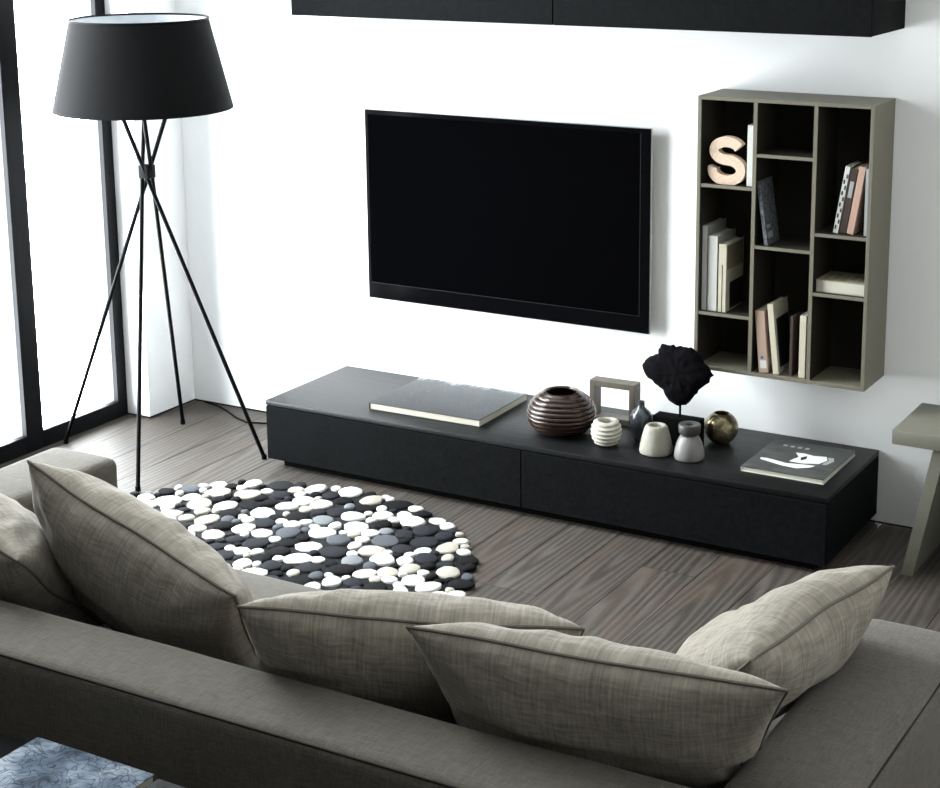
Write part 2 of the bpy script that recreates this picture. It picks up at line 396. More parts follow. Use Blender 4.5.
book('book', 'thick white book between the tallest white book and the patchwork covered one', 1.789, F2, 0.036, 0.284, 0.175, -0.01, WHT, GRYW, -0.212)
book('book', 'cream book with patchwork cover in beige, white and black', 1.832, F2, 0.030, 0.256, 0.17, -0.01, CRM, CRM, -0.214,
     [('cover_print', 'c', 0.05, 0.95, 0.62, 0.97, SAND), ('cover_print', 'c', 0.22, 0.98, 0.03, 0.42, DRK), ('spine_label', 'spine', 0.45, 0.55, 0.0, 0.7, DRK)])
book('book', 'slate grey book leaning left in the centre compartment of the wall shelf', 2.012, 1.0655, 0.014, 0.236, 0.12, -9, SLATE, SLATE, -0.225,
     [('cover_print', 'c', 0.1, 0.5, 0.1, 0.2, GRYW), ('cover_print', 'c', 0.1, 0.35, 0.26, 0.31, GRYW)])
book('book', 'faded rose book leaning left at the bottom of the middle column', 2.004, F3, 0.036, 0.232, 0.13, -5.5, ROSE, ROSE, -0.225,
     [('spine_label', 'spine', 0.2, 0.85, 0.07, 0.2, WHT), ('spine_print', 'spine', 0.3, 0.6, 0.22, 0.27, BLUE), ('cover_print', 'c', 0.1, 0.8, 0.1, 0.22, WHT)])
book('book', 'cream spined book with black cover leaning beside the faded rose book', 2.0585, F3, 0.022, 0.262, 0.15, -6.5, CRM, CRM, -0.225,
     [('cover_print', 'c', 0.12, 0.96, 0.08, 0.78, DRK)])
book('book', 'very thin dark brown book beside the slim cream book', 2.128, F3, 0.010, 0.226, 0.14, 0.01, BRN, BRN, -0.22)
book('book', 'slim cream book standing upright against the right divider of the shelf', 2.154, F3, 0.024, 0.232, 0.15, -0.01, CRM, WHT, -0.22)
a8 = 9
book('book', 'slanted white book with black checks on its spine', 2.278, 1.1325, 0.018, 0.244, 0.14, a8, WHT, WHT, -0.205,
     [('spine_print', 'spine', 0.15 + 0.4 * (i % 2), 0.5 + 0.4 * (i % 2), 0.06 + 0.085 * i, 0.12 + 0.085 * i, DRK) for i in range(10)])
book('book', 'slanted dark brown book between the checked and the pink book', 2.306, 1.1325, 0.024, 0.238, 0.14, a8, BRN, BRN, -0.203,
     [('spine_print', 'spine', 0.2, 0.8, 0.55, 0.8, GRYW)])
book('book', 'slanted dusty pink book next to the upright pale book', 2.334, 1.1325, 0.024, 0.246, 0.14, a8, PNK, PNK, -0.205)
book('book', 'upright pale grey book against the right side of the shelf', 2.3725, 1.1325, 0.0185, 0.240, 0.14, -0.01, GRYW, GRYW, -0.205)
r = thing('book', 'thick beige book lying flat in the right column of the wall shelf', 'book', (2.297, -0.215, 0.9155), (0, 0, 0), BG)
link('cover', box_mesh(-0.09, 0.09, 0, 0.16, 0, 0.003, 0.0006, 1), BEI, r)
link('cover', box_mesh(-0.09, 0.09, 0, 0.16, 0.042, 0.045, 0.0006, 1), BEI, r)
link('pages', box_mesh(-0.088, 0.088, 0.0, 0.155, 0.0032, 0.0418), MPAGE, r)
for i in range(5): link('cover_print', box_mesh(-0.075 + 0.032 * i, -0.055 + 0.032 * i, 0.02 + 0.02 * (i % 2), 0.12, 0.0451, 0.0455), SAND, r)

# wooden letter S
def mk_cork():
    t = NT('pale_plywood'); v = t.mapping((1, 1, 1))
    return t.set(t.ramp(t.noise(v, 160, 5, 0.7), [(0.3, lin((184, 160, 140))), (0.7, lin((216, 194, 174)))]), 0.7, 0.25)
bm = bmesh.new()
cl = []
for k in range(25):
    a = math.radians(22 + (270 - 22) * k / 24); cl.append((0.5 + 0.315 * math.cos(a), 0.725 + 0.195 * math.sin(a)))
for k in range(1, 29):
    a = math.radians(90 - 284 * k / 28); cl.append((0.5 + 0.35 * math.cos(a), 0.305 + 0.225 * math.sin(a)))
cl = [Vector((x, y)) for x, y in cl]
L_, R_ = [], []
for i, p_ in enumerate(cl):
    tg = (cl[min(i + 1, len(cl) - 1)] - cl[max(i - 1, 0)]).normalized(); nn = Vector((-tg.y, tg.x)) * 0.112
    L_.append(p_ + nn); R_.append(p_ - nn)
S_ = 0.170; SW_ = 0.158
def sv(p_, y): return ((p_.x - 0.5) * SW_, y, max(0.0, p_.y * S_))
vl = [[bm.verts.new(sv(a, y)) for a in arr] for arr in (L_, R_) for y in (-0.016, 0.016)]
lf, lb, rf, rb = vl
for i in range(len(cl) - 1):
    bm.faces.new((lf[i], lf[i + 1], rf[i + 1], rf[i])); bm.faces.new((lb[i], rb[i], rb[i + 1], lb[i + 1]))
    bm.faces.new((lf[i], lb[i], lb[i + 1], lf[i + 1])); bm.faces.new((rf[i], rf[i + 1], rb[i + 1], rb[i]))
for i in (0, len(cl) - 1): bm.faces.new((lf[i], rf[i], rb[i], lb[i]))
zmin = min(v_.co.z for v_ in bm.verts)
for v_ in bm.verts: v_.co.z -= zmin
o = link('wooden_letter', bm_mesh(bm), mk_cork(), None, 40); o.location = (1.855, -0.20, F1); o.rotation_euler = (0, 0, math.radians(0))
tag(o, 'pale wooden letter S standing in the top left compartment of the wall shelf', 'letter')

# ------------------------------------------------------------------ objects on the console
def big_book(name, label, x0_, x1_, y0_, y1_, th, cover_mat, z, rotz=0.0, cov=None):
    cx, cy = (x0_ + x1_) / 2, (y0_ + y1_) / 2; w, d = (x1_ - x0_) / 2, (y1_ - y0_) / 2
    r = thing(name, label, 'book', (cx, cy, z), (0, 0, rotz))
    cb = cov or cover_mat
    link('back_cover', box_mesh(-w, w, -d, d, 0, 0.003, 0.0008, 1), cb, r)
    link('pages', box_mesh(-w + 0.004, w - 0.003, -d + 0.003, d - 0.004, 0.0031, th - 0.0031), MPAGE, r)
    link('front_cover', box_mesh(-w, w, -d, d, th - 0.003, th, 0.0008, 1), cover_mat, r)
    link('spine', box_mesh(-w, -w + 0.003, -d, d, 0.0031, th - 0.0031), cb, r)
    return r
t = NT('mountain_print'); v = t.mapping((1, 1, 1))
sx = t.n('ShaderNodeSeparateXYZ'); t.l(v, sx.inputs[0])
hgt = t.math('ADD', sx.outputs['Y'], t.math('MULTIPLY', t.math('SUBTRACT', t.noise(t.mapping((14, 5, 1)), 1.0, 5, 0.7), 0.5), 0.22))
c1 = t.ramp(t.math('ADD', t.math('MULTIPLY', hgt, 2.3), 0.5), [(0.0, lin((44, 45, 47))), (0.55, lin((66, 68, 70))), (0.9, lin((84, 86, 88))), (0.96, lin((150, 152, 153))), (1.0, lin((170, 171, 172)))])
sp = t.ramp(t.noise(t.mapping((70, 120, 1)), 1.0, 2), [(0.66, (0, 0, 0, 1)), (0.72, (1, 1, 1, 1))])
MMOUNT = t.set(t.mix(t.math('MULTIPLY', sp, 0.25), c1, lin((220, 222, 224))), 0.55, 0.25)
big_book('picture_book', 'large slate grey picture book lying on the left half of the console', 0.445, 0.955, -0.485, -0.085, 0.03, MMOUNT, CH + 0.0005, math.radians(1.0), DRK)
t = NT('charcoal_cover'); v = t.mapping((1, 1, 1))
MCHAR = t.set(t.ramp(t.noise(t.mapping((6, 16, 1)), 1.0, 5, 0.7, 0.8), [(0.3, lin((34, 35, 35))), (0.75, lin((88, 90, 88)))]), 0.5, 0.3)
b2 = big_book('picture_book', 'charcoal picture book with white abstract motif at the right console end', 2.036, 2.345, -0.465, -0.11, 0.02, MCHAR, CH + 0.0005, 0.0, WHT)
def flat_poly(name, pts, z, mat, parent, h=0.0004):
    bm = bmesh.new(); poly_prism(bm, pts, z, z + h); return link(name, bm_mesh(bm), mat, parent, 0)
MWP = cmat('white_print', (222, 224, 220)); MGP = cmat('grey_print', (148, 150, 148))
flat_poly('cover_print', [(-0.12, -0.075), (-0.03, -0.105), (0.03, -0.11), (0.07, -0.08), (0.08, -0.055), (0.04, -0.06), (-0.02, -0.075), (-0.10, -0.055), (-0.125, -0.06)], 0.02, MWP, b2)
flat_poly('cover_print', [(-0.005, 0.01), (-0.02, -0.05), (0.03, -0.052), (0.085, -0.03), (0.1, 0.02), (0.085, 0.055), (0.04, 0.045), (0.0, 0.055), (-0.03, 0.05)], 0.0204, MWP, b2)
flat_poly('cover_print', [(0.02, 0.03), (0.005, 0.005), (0.015, -0.025), (0.028, 0.0)], 0.0209, DRK, b2)
flat_poly('cover_print', [(0.092, 0.05), (0.105, 0.02), (0.095, -0.03), (0.112, -0.03), (0.125, 0.02), (0.112, 0.055)], 0.0204, MGP, b2)
for i in range(4): flat_poly('cover_print', [(-0.10 + i * 0.028, 0.10), (-0.085 + i * 0.028, 0.10), (-0.083 + i * 0.028, 0.118), (-0.10 + i * 0.028, 0.118)], 0.0204, MGP, b2)

# ribbed brown bowl vase
t = NT('glazed_brown_ceramic'); v = t.mapping((1, 1, 1))
MBROWN = t.set(t.mix(t.noise(v, 9, 4), lin((13, 11, 10)), lin((58, 36, 25))), 0.24, 0.45)
Rb, Hb = 0.134, 0.165
prof = [(0.055, 0.0), (0.068, 0.003)]
N = 9
for i in range(N):
    for s_, extra in ((0.0, -0.001), (0.25, 0.004), (0.6, 0.0055), (0.92, 0.003)):
        u_ = (i + s_) / N; zz = 0.006 + (Hb - 0.010) * u_
        q = (zz - Hb * 0.47) / (Hb * 0.60); rr = Rb * math.sqrt(max(0.05, 1 - q * q)) ** 1.0
        prof.append((rr + extra - 0.005, zz))
prof += [(0.070, Hb - 0.001), (0.062, Hb), (0.058, Hb - 0.006), (0.085, Hb - 0.04), (0.10, 0.07), (0.05, 0.02), (0.001, 0.018)]
o = link('ribbed_vase', lathe_mesh(prof, 56), MBROWN, None, 60); o.location = (1.263, -0.375, CH + 0.0005); o.rotation_euler = (math.radians(0), 0, 0.4)
tag(o, 'squat dark brown ribbed vase standing on the console', 'vase')

# open square wooden frame
t = NT('grey_taupe_wood'); v = t.mapping((40, 40, 4)); MFW = t.set(t.mix(t.noise(v, 1, 4), lin((66, 60, 51)), lin((108, 101, 90))), 0.5, 0.4)
c = thing('square_frame', 'open square taupe wooden frame standing behind the small vases', 'frame', (1.388, -0.165, CH), (0, 0, math.radians(2)))
fw_, fh_, ft_, fd_ = 0.096, 0.168, 0.024, 0.03
link('frame_side', box_mesh(-fw_, -fw_ + ft_, -fd_, fd_, 0.0, fh_, 0.0015, 1), MFW, c)
link('frame_side', box_mesh(fw_ - ft_, fw_, -fd_, fd_, 0.0, fh_, 0.0015, 1), MFW, c)
link('frame_top', box_mesh(-fw_ + ft_, fw_ - ft_, -fd_, fd_, fh_ - ft_, fh_, 0.0015, 1), MFW, c)
link('frame_bottom', box_mesh(-fw_ + ft_, fw_ - ft_, -fd_, fd_, 0.0, ft_, 0.0015, 1), MFW, c)

# small white ridged vase
t = NT('white_cream_ceramic'); v = t.mapping((1, 1, 1)); MWC = t.set(t.mix(t.noise(v, 40, 3), lin((150, 146, 132)), lin((196, 192, 181))), 0.35, 0.5)
prof = [(0.030, 0), (0.036, 0.002)]
for i in range(40):
    u_ = i / 39; zz = 0.004 + 0.088 * u_; q = (u_ - 0.52) / 0.72; rr = 0.057 * math.sqrt(max(0.1, 1 - q * q)) + 0.0028 * math.sin(u_ * 2 * PI * 5.5)
    prof.append((rr, zz))
prof += [(0.036, 0.096), (0.033, 0.095), (0.031, 0.088), (0.045, 0.05), (0.02, 0.012), (0.001, 0.01)]
me = lathe_mesh(prof, 48)
for vt in me.vertices:
    a_ = math.atan2(vt.co.y, vt.co.x); vt.co.z += 0.0022 * math.sin(a_ * 2 + 0.6) * min(1, vt.co.z / 0.03)
o = link('ridged_vase', me, MWC, None, 60); o.location = (1.479, -0.425, CH + 0.0005); tag(o, 'small white vase with wavy ridges beside the brown ribbed vase', 'vase')

# slim dark bottle vase
t = NT('smoky_dark_glaze'); v = t.mapping((1, 1, 1)); MSM = t.set(t.mix(t.noise(v, 25, 3), lin((22, 25, 29)), lin((62, 68, 74))), 0.2, 0.6)
prof = [(0.022, 0), (0.027, 0.002), (0.030, 0.02), (0.037, 0.05), (0.0425, 0.078), (0.0415, 0.095), (0.034, 0.112), (0.021, 0.124), (0.0135, 0.131), (0.0125, 0.150), (0.014, 0.153), (0.010, 0.153), (0.009, 0.13), (0.001, 0.12)]
o = link('bottle_vase', lathe_mesh(prof, 40), MSM, None, 60); o.location = (1.573, -0.318, CH + 0.0005); tag(o, 'slim dark smoky bottle vase with short neck beside the wooden frame', 'vase')

# cream tapered vase
t = NT('cream_stoneware'); v = t.mapping((60, 60, 12)); MCS = t.set(t.mix(t.noise(v, 1, 4), lin((122, 119, 108)), lin((158, 155, 143))), 0.6, 0.35); t.bump(t.noise(v, 1.0, 3), 0.15, 0.003)
prof = [(0.055, 0), (0.061, 0.003), (0.063, 0.010), (0.060, 0.03), (0.053, 0.065), (0.045, 0.092), (0.041, 0.102), (0.036, 0.107), (0.029, 0.108), (0.026, 0.105), (0.023, 0.097), (0.03, 0.05), (0.001, 0.02)]
o = link('tapered_vase', lathe_mesh(prof, 44), MCS, None, 60); o.location = (1.685, -0.425, CH + 0.0005); tag(o, 'cream tapered stoneware vase between the dark bottle and the grey vase', 'vase')

# grey waisted vase
t = NT('grey_stoneware'); v = t.mapping((30, 30, 8)); MGS = t.set(t.mix(t.noise(v, 1, 4), lin((90, 87, 86)), lin((128, 125, 123))), 0.45, 0.45)
t = NT('dark_grey_collar'); v = t.mapping((1, 1, 1)); MGC = t.set(t.mix(t.noise(v, 40, 3), lin((46, 45, 44)), lin((70, 68, 67))), 0.45, 0.45)
c = thing('waisted_vase', 'grey waisted vase with dark collar in front of the coral base', 'vase', (1.820, -0.43, CH + 0.0005))
link('body', lathe_mesh([(0.048, 0), (0.054, 0.003), (0.056, 0.012), (0.054, 0.035), (0.047, 0.062), (0.038, 0.082), (0.031, 0.092)], 44, True, True), MGS, c, 60)
link('collar', lathe_mesh([(0.031, 0.0921), (0.036, 0.098), (0.040, 0.104), (0.041, 0.128), (0.039, 0.133), (0.026, 0.134), (0.014, 0.131), (0.012, 0.118), (0.001, 0.116)], 44), MGC, c, 50)

# gold globe vase
t = NT('mercury_gold_glass'); v = t.mapping((1, 1, 1)); MGO = t.set(t.ramp(t.noise(v, 38, 4, 0.6), [(0.3, lin((66, 60, 44))), (0.55, lin((126, 117, 90))), (0.8, lin((190, 182, 156)))]), 0.25, 0.5, 0.75); t.bump(t.noise(v, 30, 2), 0.2, 0.004)
Rg = 0.064; prof = []
for i in range(26):
    a_ = -PI / 2 + 0.42 + (PI - 0.42 - 0.50) * i / 25; prof.append((Rg * math.cos(a_), Rg * math.sin(a_)))
z_ = prof[0][1]; prof = [(r_, zz - z_) for r_, zz in prof]; top = prof[-1]
prof += [(top[0] - 0.003, top[1] + 0.001), (top[0] - 0.004, top[1] - 0.003), (0.045, top[1] - 0.03), (0.045, 0.04), (0.001, 0.01)]
o = link('globe_vase', lathe_mesh(prof, 44), MGO, None, 60); o.location = (1.850, -0.200, CH + 0.0005); tag(o, 'small round gold globe vase right of the black coral', 'vase')

# coral fan sculpture
t = NT('black_coral'); v = t.mapping((1, 1, 1)); MCO = t.set(t.mix(t.noise(v, 60, 4), lin((4, 4, 5)), lin((14, 13, 17))), 0.9, 0.05); t.bump(t.noise(v, 120, 4), 0.6, 0.006)
c = thing('coral_sculpture', 'black coral fan on a thin stem and black block base', 'sculpture', (1.714, -0.29, CH + 0.0005))
link('base', box_mesh(-0.093, 0.093, -0.032, 0.032, 0.0, 0.106, 0.003, 2), MPLINTH, c)
link('stem', tube_mesh([(0.006, 0, 0.106), (0.006, 0, 0.18)], 0.0045, 10), MBLK, c)
outl = [(0.006, 0.105), (0.045, 0.122), (0.062, 0.150), (0.085, 0.178), (0.125, 0.215), (0.140, 0.245), (0.128, 0.268), (0.105, 0.290), (0.085, 0.318), (0.060, 0.338), (0.03, 0.340), (0.0, 0.338), (-0.03, 0.341), (-0.065, 0.338), (-0.082, 0.318), (-0.085, 0.300), (-0.115, 0.283), (-0.142, 0.258), (-0.148, 0.235), (-0.135, 0.208), (-0.095, 0.182), (-0.06, 0.160), (-0.045, 0.130), (-0.02, 0.110)]
outl = [(a_ - 0.004, b_ + 0.041) for a_, b_ in outl]
cx_, cz_ = 0.0, 0.286
bm = bmesh.new(); n_o = len(outl) * 3
def outp(u_):
    f_ = u_ * len(outl); i_ = int(f_) % len(outl); g_ = f_ - int(f_)
    a_, b_ = outl[i_], outl[(i_ + 1) % len(outl)]; return (a_[0] + (b_[0] - a_[0]) * g_, a_[1] + (b_[1] - a_[1]) * g_)
rings = {}
NR = 10
for side in (-1, 1):
    for j in range(NR):
        s_ = 1 - j / NR
        if j == 0 and side == 1: rings[(side, j)] = rings[(-1, 0)]; continue
        ring = []
        for k_ in range(n_o):
            ox, oz = outp(k_ / n_o); x_ = cx_ + (ox - cx_) * s_; zz = cz_ + (oz - cz_) * s_
            th_ = 0.034 * math.sqrt(max(0, 1 - s_ ** 3)) * side
            p_ = Vector((x_, th_, zz)); nz = noise.noise(p_ * 55.0) * 0.007 + noise.noise(p_ * 120.0) * 0.004
            p_.y += nz * side * (min(1.0, s_ * 1.8) if j else 0); rad = Vector((ox - cx_, 0, oz - cz_)).normalized()
            p_ += rad * (noise.noise(p_ * 75.0) * 0.008) * s_
            ring.append(bm.verts.new(p_))
        rings[(side, j)] = ring
    cv = bm.verts.new((cx_, 0.036 * side, cz_))
    for j in range(NR - 1):
        a_, b_ = rings[(side, j)], rings[(side, j + 1)]
        for k_ in range(n_o): bm.faces.new((a_[k_], a_[(k_ + 1) % n_o], b_[(k_ + 1) % n_o], b_[k_]))
    a_ = rings[(side, NR - 1)]
    for k_ in range(n_o): bm.faces.new((a_[k_], a_[(k_ + 1) % n_o], cv))
link('coral_fan', bm_mesh(bm), MCO, c, 180)

# ------------------------------------------------------------------ floor lamp
t = NT('black_lampshade_fabric'); v = t.mapping((1, 1, 1)); MSHD = t.set(t.mix(t.noise(v, 180, 2), lin((6, 6, 7)), lin((12, 12, 13))), 0.85, 0.12)
MLIN = plain('white_shade_lining', (176, 180, 184), 0.7, 0.2, var=0.01)
LX, LY, LZ = -0.502, -0.663, 1.209
c = thing('floor_lamp', 'tall black floor lamp with four crossed legs and wide drum shade', 'lamp', (LX, LY, 0))
for fx, fy in ((-0.955, -0.76), (-0.278, -1.066), (-0.685, -0.31), (-0.073, -0.517)):
    dx, dy = fx - LX, fy - LY; hl = math.hypot(dx, dy); ox, oy = dy / hl * 0.019, -dx / hl * 0.019
    k_ = 0.30
    lg = link('leg', tube_mesh([(dx, dy, 0.012), (ox, oy, LZ), (-dx * k_ + ox, -dy * k_ + oy, LZ * (1 + k_))], 0.0085, 10), MBLK, c)
    link('foot_cap', tube_mesh([(dx * 1.004, dy * 1.004, 0.0006), (dx, dy, 0.02)], 0.011, 10), MBLK, lg)
cb = link('clamp', box_mesh(-0.025, 0.025, -0.025, 0.025, LZ - 0.025, LZ + 0.03, 0.004), MBLK, c)
Rb_, Rt_, zb, zt = 0.362, 0.276, 1.470, 1.832
link('shade', lathe_mesh([(Rb_ - 0.002, zb), (Rb_, zb), (Rt_, zt), (Rt_ - 0.002, zt)], 72, False), MSHD, c, 30)
link('shade_lining', lathe_mesh([(Rb_ - 0.0025, zb + 0.001), (Rt_ - 0.0025, zt - 0.001)], 72, False), MLIN, c, 30)
link('shade_rim', tube_mesh([((Rt_ - 0.001) * math.cos(2 * PI * k_ / 72), (Rt_ - 0.001) * math.sin(2 * PI * k_ / 72), zt) for k_ in range(72)], 0.0042, 8, True), MBLK, c)
rg = [(0.13 * math.cos(2 * PI * k_ / 40), 0.13 * math.sin(2 * PI * k_ / 40), LZ * 1.3 - 0.004) for k_ in range(40)]
link('support_ring', tube_mesh(rg, 0.005, 8, True), MBLK, c)
for k_ in range(3):
    a_ = 2 * PI * k_ / 3 + 0.3; zr = LZ * 1.3 - 0.004; rr_ = Rb_ + (Rt_ - Rb_) * (zr - zb) / (zt - zb) - 0.004
    link('spider_arm', tube_mesh([(0.0, 0.0, zr), (rr_ * math.cos(a_), rr_ * math.sin(a_), zr)], 0.004, 8), MBLK, c)
link('socket', lathe_mesh([(0.02, LZ * 1.3 - 0.01), (0.022, LZ * 1.3 + 0.05), (0.016, LZ * 1.3 + 0.06)], 20, True, True), MBLK, c)
t = NT('frosted_bulb'); MBULB = t.set(lin((238, 238, 235)), 0.3, 0.5)
link('bulb', lathe_mesh([(0.014, LZ * 1.3 + 0.0605), (0.018, LZ * 1.3 + 0.08), (0.032, LZ * 1.3 + 0.11), (0.033, LZ * 1.3 + 0.125), (0.022, LZ * 1.3 + 0.148), (0.002, LZ * 1.3 + 0.156)], 24, True, True), MBULB, c, 60)
o = link('power_cord', tube_mesh([(-0.80, -0.012, 0.0045), (-0.715, -0.03, 0.0045), (-0.62, -0.075, 0.0045), (-0.52, -0.135, 0.0045), (-0.44, -0.165, 0.0045), (-0.38, -0.145, 0.0045), (-0.30, -0.115, 0.0045), (-0.15, -0.10, 0.0045), (-0.006, -0.10, 0.0045)], 0.004, 8), MBLK)
tag(o, 'thin black power cord lying on the floor left of the console', 'cord')

# ------------------------------------------------------------------ round pebble rug
RCX, RCY, RR = 0.536, -1.56, 0.905
rug = thing('pebble_rug', 'round rug of black, grey and white felt pebbles on the plank floor', 'rug', (RCX, RCY, 0))
t = NT('charcoal_felt'); v = t.mapping((1, 1, 1)); MFELT = t.set(t.mix(t.noise(v, 80, 3), lin((20, 20, 22)), lin((40, 40, 42))), 0.95, 0.1)
link('felt_backing', lathe_mesh([(RR - 0.05, 0.0004), (RR - 0.03, 0.001), (RR - 0.03, 0.005), (RR - 0.032, 0.006)], 64, True, True), MFELT, rug)
def felt(name, rgb):
    t = NT(name); v = t.mapping((1, 1, 1)); c_ = lin(rgb)
    f_ = t.noise(v, 4.0, 4, 0.7); a_ = tuple(x * 0.72 for x in c_[:3]) + (1,)
    t.bump(t.noise(v, 9.0, 3), 0.3, 0.05); return t.set(t.mix(f_, a_, c_), 0.95, 0.1)
PM = [felt('white_felt', (202, 201, 197)), felt('cream_felt', (166, 161, 150)), felt('black_felt', (17, 17, 19)), felt('charcoal_pebble_felt', (38, 39, 43)), felt('mid_grey_felt', (78, 81, 86)), felt('light_grey_felt', (116, 119, 122))]
PWT = [0.40, 0.12, 0.22, 0.15, 0.07, 0.04]
rp = random.Random(11)
shapes = []
def pebble_geo(seed):
    rr = random.Random(seed); n = 11; ph = [rr.uniform(0, 6.28) for _ in range(3)]; am = [rr.uniform(0.04, 0.12), rr.uniform(0.02, 0.07), rr.uniform(0.0, 0.04)]
    el = rr.uniform(0.78, 1.0); vs_, fs_ = [], []
    for s_, z_ in ((1.0, 0.0), (1.0, 0.6), (0.86, 0.93)):
        for k_ in range(n):
            a_ = 2 * PI * k_ / n; r_ = 1 + am[0] * math.cos(2 * a_ + ph[0]) + am[1] * math.cos(3 * a_ + ph[1]) + am[2] * math.cos(5 * a_ + ph[2])
            vs_.append((r_ * s_ * math.cos(a_), r_ * s_ * el * math.sin(a_), z_))
    vs_.append((0, 0, 1.0))
    for q in range(2):
        for k_ in range(n): fs_.append((q * n + k_, q * n + (k_ + 1) % n, (q + 1) * n + (k_ + 1) % n, (q + 1) * n + k_))
    for k_ in range(n): fs_.append((2 * n + k_, 2 * n + (k_ + 1) % n, 3 * n))
    return vs_, fs_
GEO = [pebble_geo(s_) for s_ in range(7)]
PMESH = {}
for gi, (vs_, fs_) in enumerate(GEO):
    for mi, m_ in enumerate(PM):
        me = bpy.data.meshes.new('pebble'); me.from_pydata(vs_, [], fs_); me.materials.append(m_)
        me.polygons.foreach_set('use_smooth', [True] * len(me.polygons)); PMESH[(gi, mi)] = me
# relaxed packing: big stones first, then smaller fillers
stones = []; cell = 0.1; gridd = {}
def near(x, y):
    ci, cj = int(math.floor(x / cell)), int(math.floor(y / cell))
    for i_ in range(ci - 1, ci + 2):
        for j_ in range(cj - 1, cj + 2):
            for s_ in gridd.get((i_, j_), ()): yield s_
for rad, tries in ((0.050, 900), (0.043, 2500), (0.036, 5000), (0.030, 8000), (0.024, 12000), (0.018, 14000)):
    for _ in range(tries):
        a_ = rp.uniform(0, 2 * PI); d_ = RR * math.sqrt(rp.random()); r_ = rad * rp.uniform(0.92, 1.08)
        if d_ > RR - r_ * 0.75: continue
        if rad > 0.035 and rp.random() < 0.7: continue
        x_, y_ = d_ * math.cos(a_), d_ * math.sin(a_)
        if all((x_ - s_[0]) ** 2 + (y_ - s_[1]) ** 2 > ((r_ + s_[2]) * 0.90) ** 2 for s_ in near(x_, y_)):
            s_ = (x_, y_, r_); stones.append(s_); gridd.setdefault((int(math.floor(x_ / cell)), int(math.floor(y_ / cell))), []).append(s_)
def seen(s_):
    x_, y_ = s_[0] + RCX, s_[1] + RCY
    if x_ < 0.62: lim = -1.107 - (x_ + 0.258) * 0.62
    else: lim = -1.65 + (x_ - 0.62) * 0.30
    return y_ > lim
order = sorted(range(len(stones)), key=lambda i_: (not seen(stones[i_]), -stones[i_][2]))
sv_, sf_, smi = [], [], []
for rank, i_ in enumerate(order):
    x_, y_, r_ = stones[i_]; gi = rp.randrange(len(GEO)); mi = rp.choices(range(len(PM)), PWT)[0]; az = rp.uniform(0, 2 * PI); hz = rp.uniform(0.008, 0.014)
    if rank < 300:
        o = bpy.data.objects.new('pebble', PMESH[(gi, mi)]); COL.objects.link(o); o.parent = rug
        o.location = (x_, y_, 0.0065); o.rotation_euler = (0, 0, az); o.scale = (r_, r_, hz)
    else:
        vs_, fs_ = GEO[gi]; b_ = len(sv_); ca, sa = math.cos(az), math.sin(az)
        sv_ += [((vx * ca - vy * sa) * r_ + x_, (vx * sa + vy * ca) * r_ + y_, vz * hz + 0.0065) for vx, vy, vz in vs_]
        sf_ += [tuple(q + b_ for q in f_) for f_ in fs_]; smi += [mi] * len(fs_)
if sf_:
    me = bpy.data.meshes.new('pebbles'); me.from_pydata(sv_, [], sf_)
    for m_ in PM: me.materials.append(m_)
    me.polygons.foreach_set('material_index', smi); me.polygons.foreach_set('use_smooth', [True] * len(me.polygons))
    o = bpy.data.objects.new('pebble_field', me); COL.objects.link(o); o.parent = rug; o['kind'] = 'stuff'
print('stones', len(stones), sum(map(seen, stones)))

# ------------------------------------------------------------------ sofa
FX0, FX1, FY0, FY1, FZ = 0.33, 3.285, -3.30, -2.10, 0.60
BT, AT = 0.245, 0.275
sofa = thing('sofa', 'low taupe fabric sofa seen from behind in the foreground', 'sofa', ((FX0 + FX1) / 2, (FY0 + FY1) / 2, 0))
SO = Vector(((FX0 + FX1) / 2, (FY0 + FY1) / 2, 0))
def soft(name, b, r, mat, bulge=(0, 0, 0), wob=0.0, m=14, seed=0.0):
    o = link(name, soft_box_mesh(b[1] - b[0], b[3] - b[2], b[5] - b[4], r, bulge, wob, m, seed), mat, sofa, 0)
    o.data.polygons.foreach_set('use_smooth', [True] * len(o.data.polygons))
    o.location = Vector(((b[0] + b[1]) / 2, (b[2] + b[3]) / 2, (b[4] + b[5]) / 2)) - SO; return o
box('base_frame', (FX0 + 0.02, FX1 - 0.02, FY0 + 0.02, FY1 - 0.03, 0.10, 0.215), MFAB, sofa, 0.01)
soft('backrest', (FX0, FX1, FY0, FY0 + BT, 0.09, FZ), 0.028, MFAB, (0.0, 0.004, 0.006), 0.004, 18)
soft('armrest', (FX0, FX0 + AT, FY0 + BT + 0.001, FY1, 0.09, FZ), 0.03, MFAB, (0.004, 0.004, 0.010), 0.004, 14, 3.0)
soft('armrest', (FX1 - AT, FX1, FY0 + BT + 0.001, FY1, 0.09, FZ), 0.04, MFAB, (0.004, 0.006, 0.012), 0.004, 14, 5.0)
MX = (FX0 + FX1) / 2
soft('seat_cushion', (FX0 + AT + 0.003, MX - 0.002, FY0 + BT + 0.004, FY1 - 0.08, 0.217, 0.375), 0.04, MFAB, (0.0, 0.0, 0.012), 0.003, 12, 7.0)
soft('seat_cushion', (MX + 0.002, FX1 - AT - 0.003, FY0 + BT + 0.004, FY1 - 0.08, 0.217, 0.375), 0.04, MFAB, (0.0, 0.0, 0.012), 0.003, 12, 9.0)
for x_, y_ in ((FX0 + 0.1, FY0 + 0.12), (FX1 - 0.1, FY0 + 0.12), (FX0 + 0.1, -2.62), (FX1 - 0.1, -2.62)):
    o = link('foot', lathe_mesh([(0.018, 0.0), (0.024, 0.099)], 20, True, True), MBLK, sofa); o.location = Vector((x_, y_, 0)) - SO
def seamline(pts, r=0.0027):
    o = link('seam', tube_mesh([Vector(p_) - SO for p_ in pts], r, 8), MSEAM, sofa); return o
e1 = 0.0085
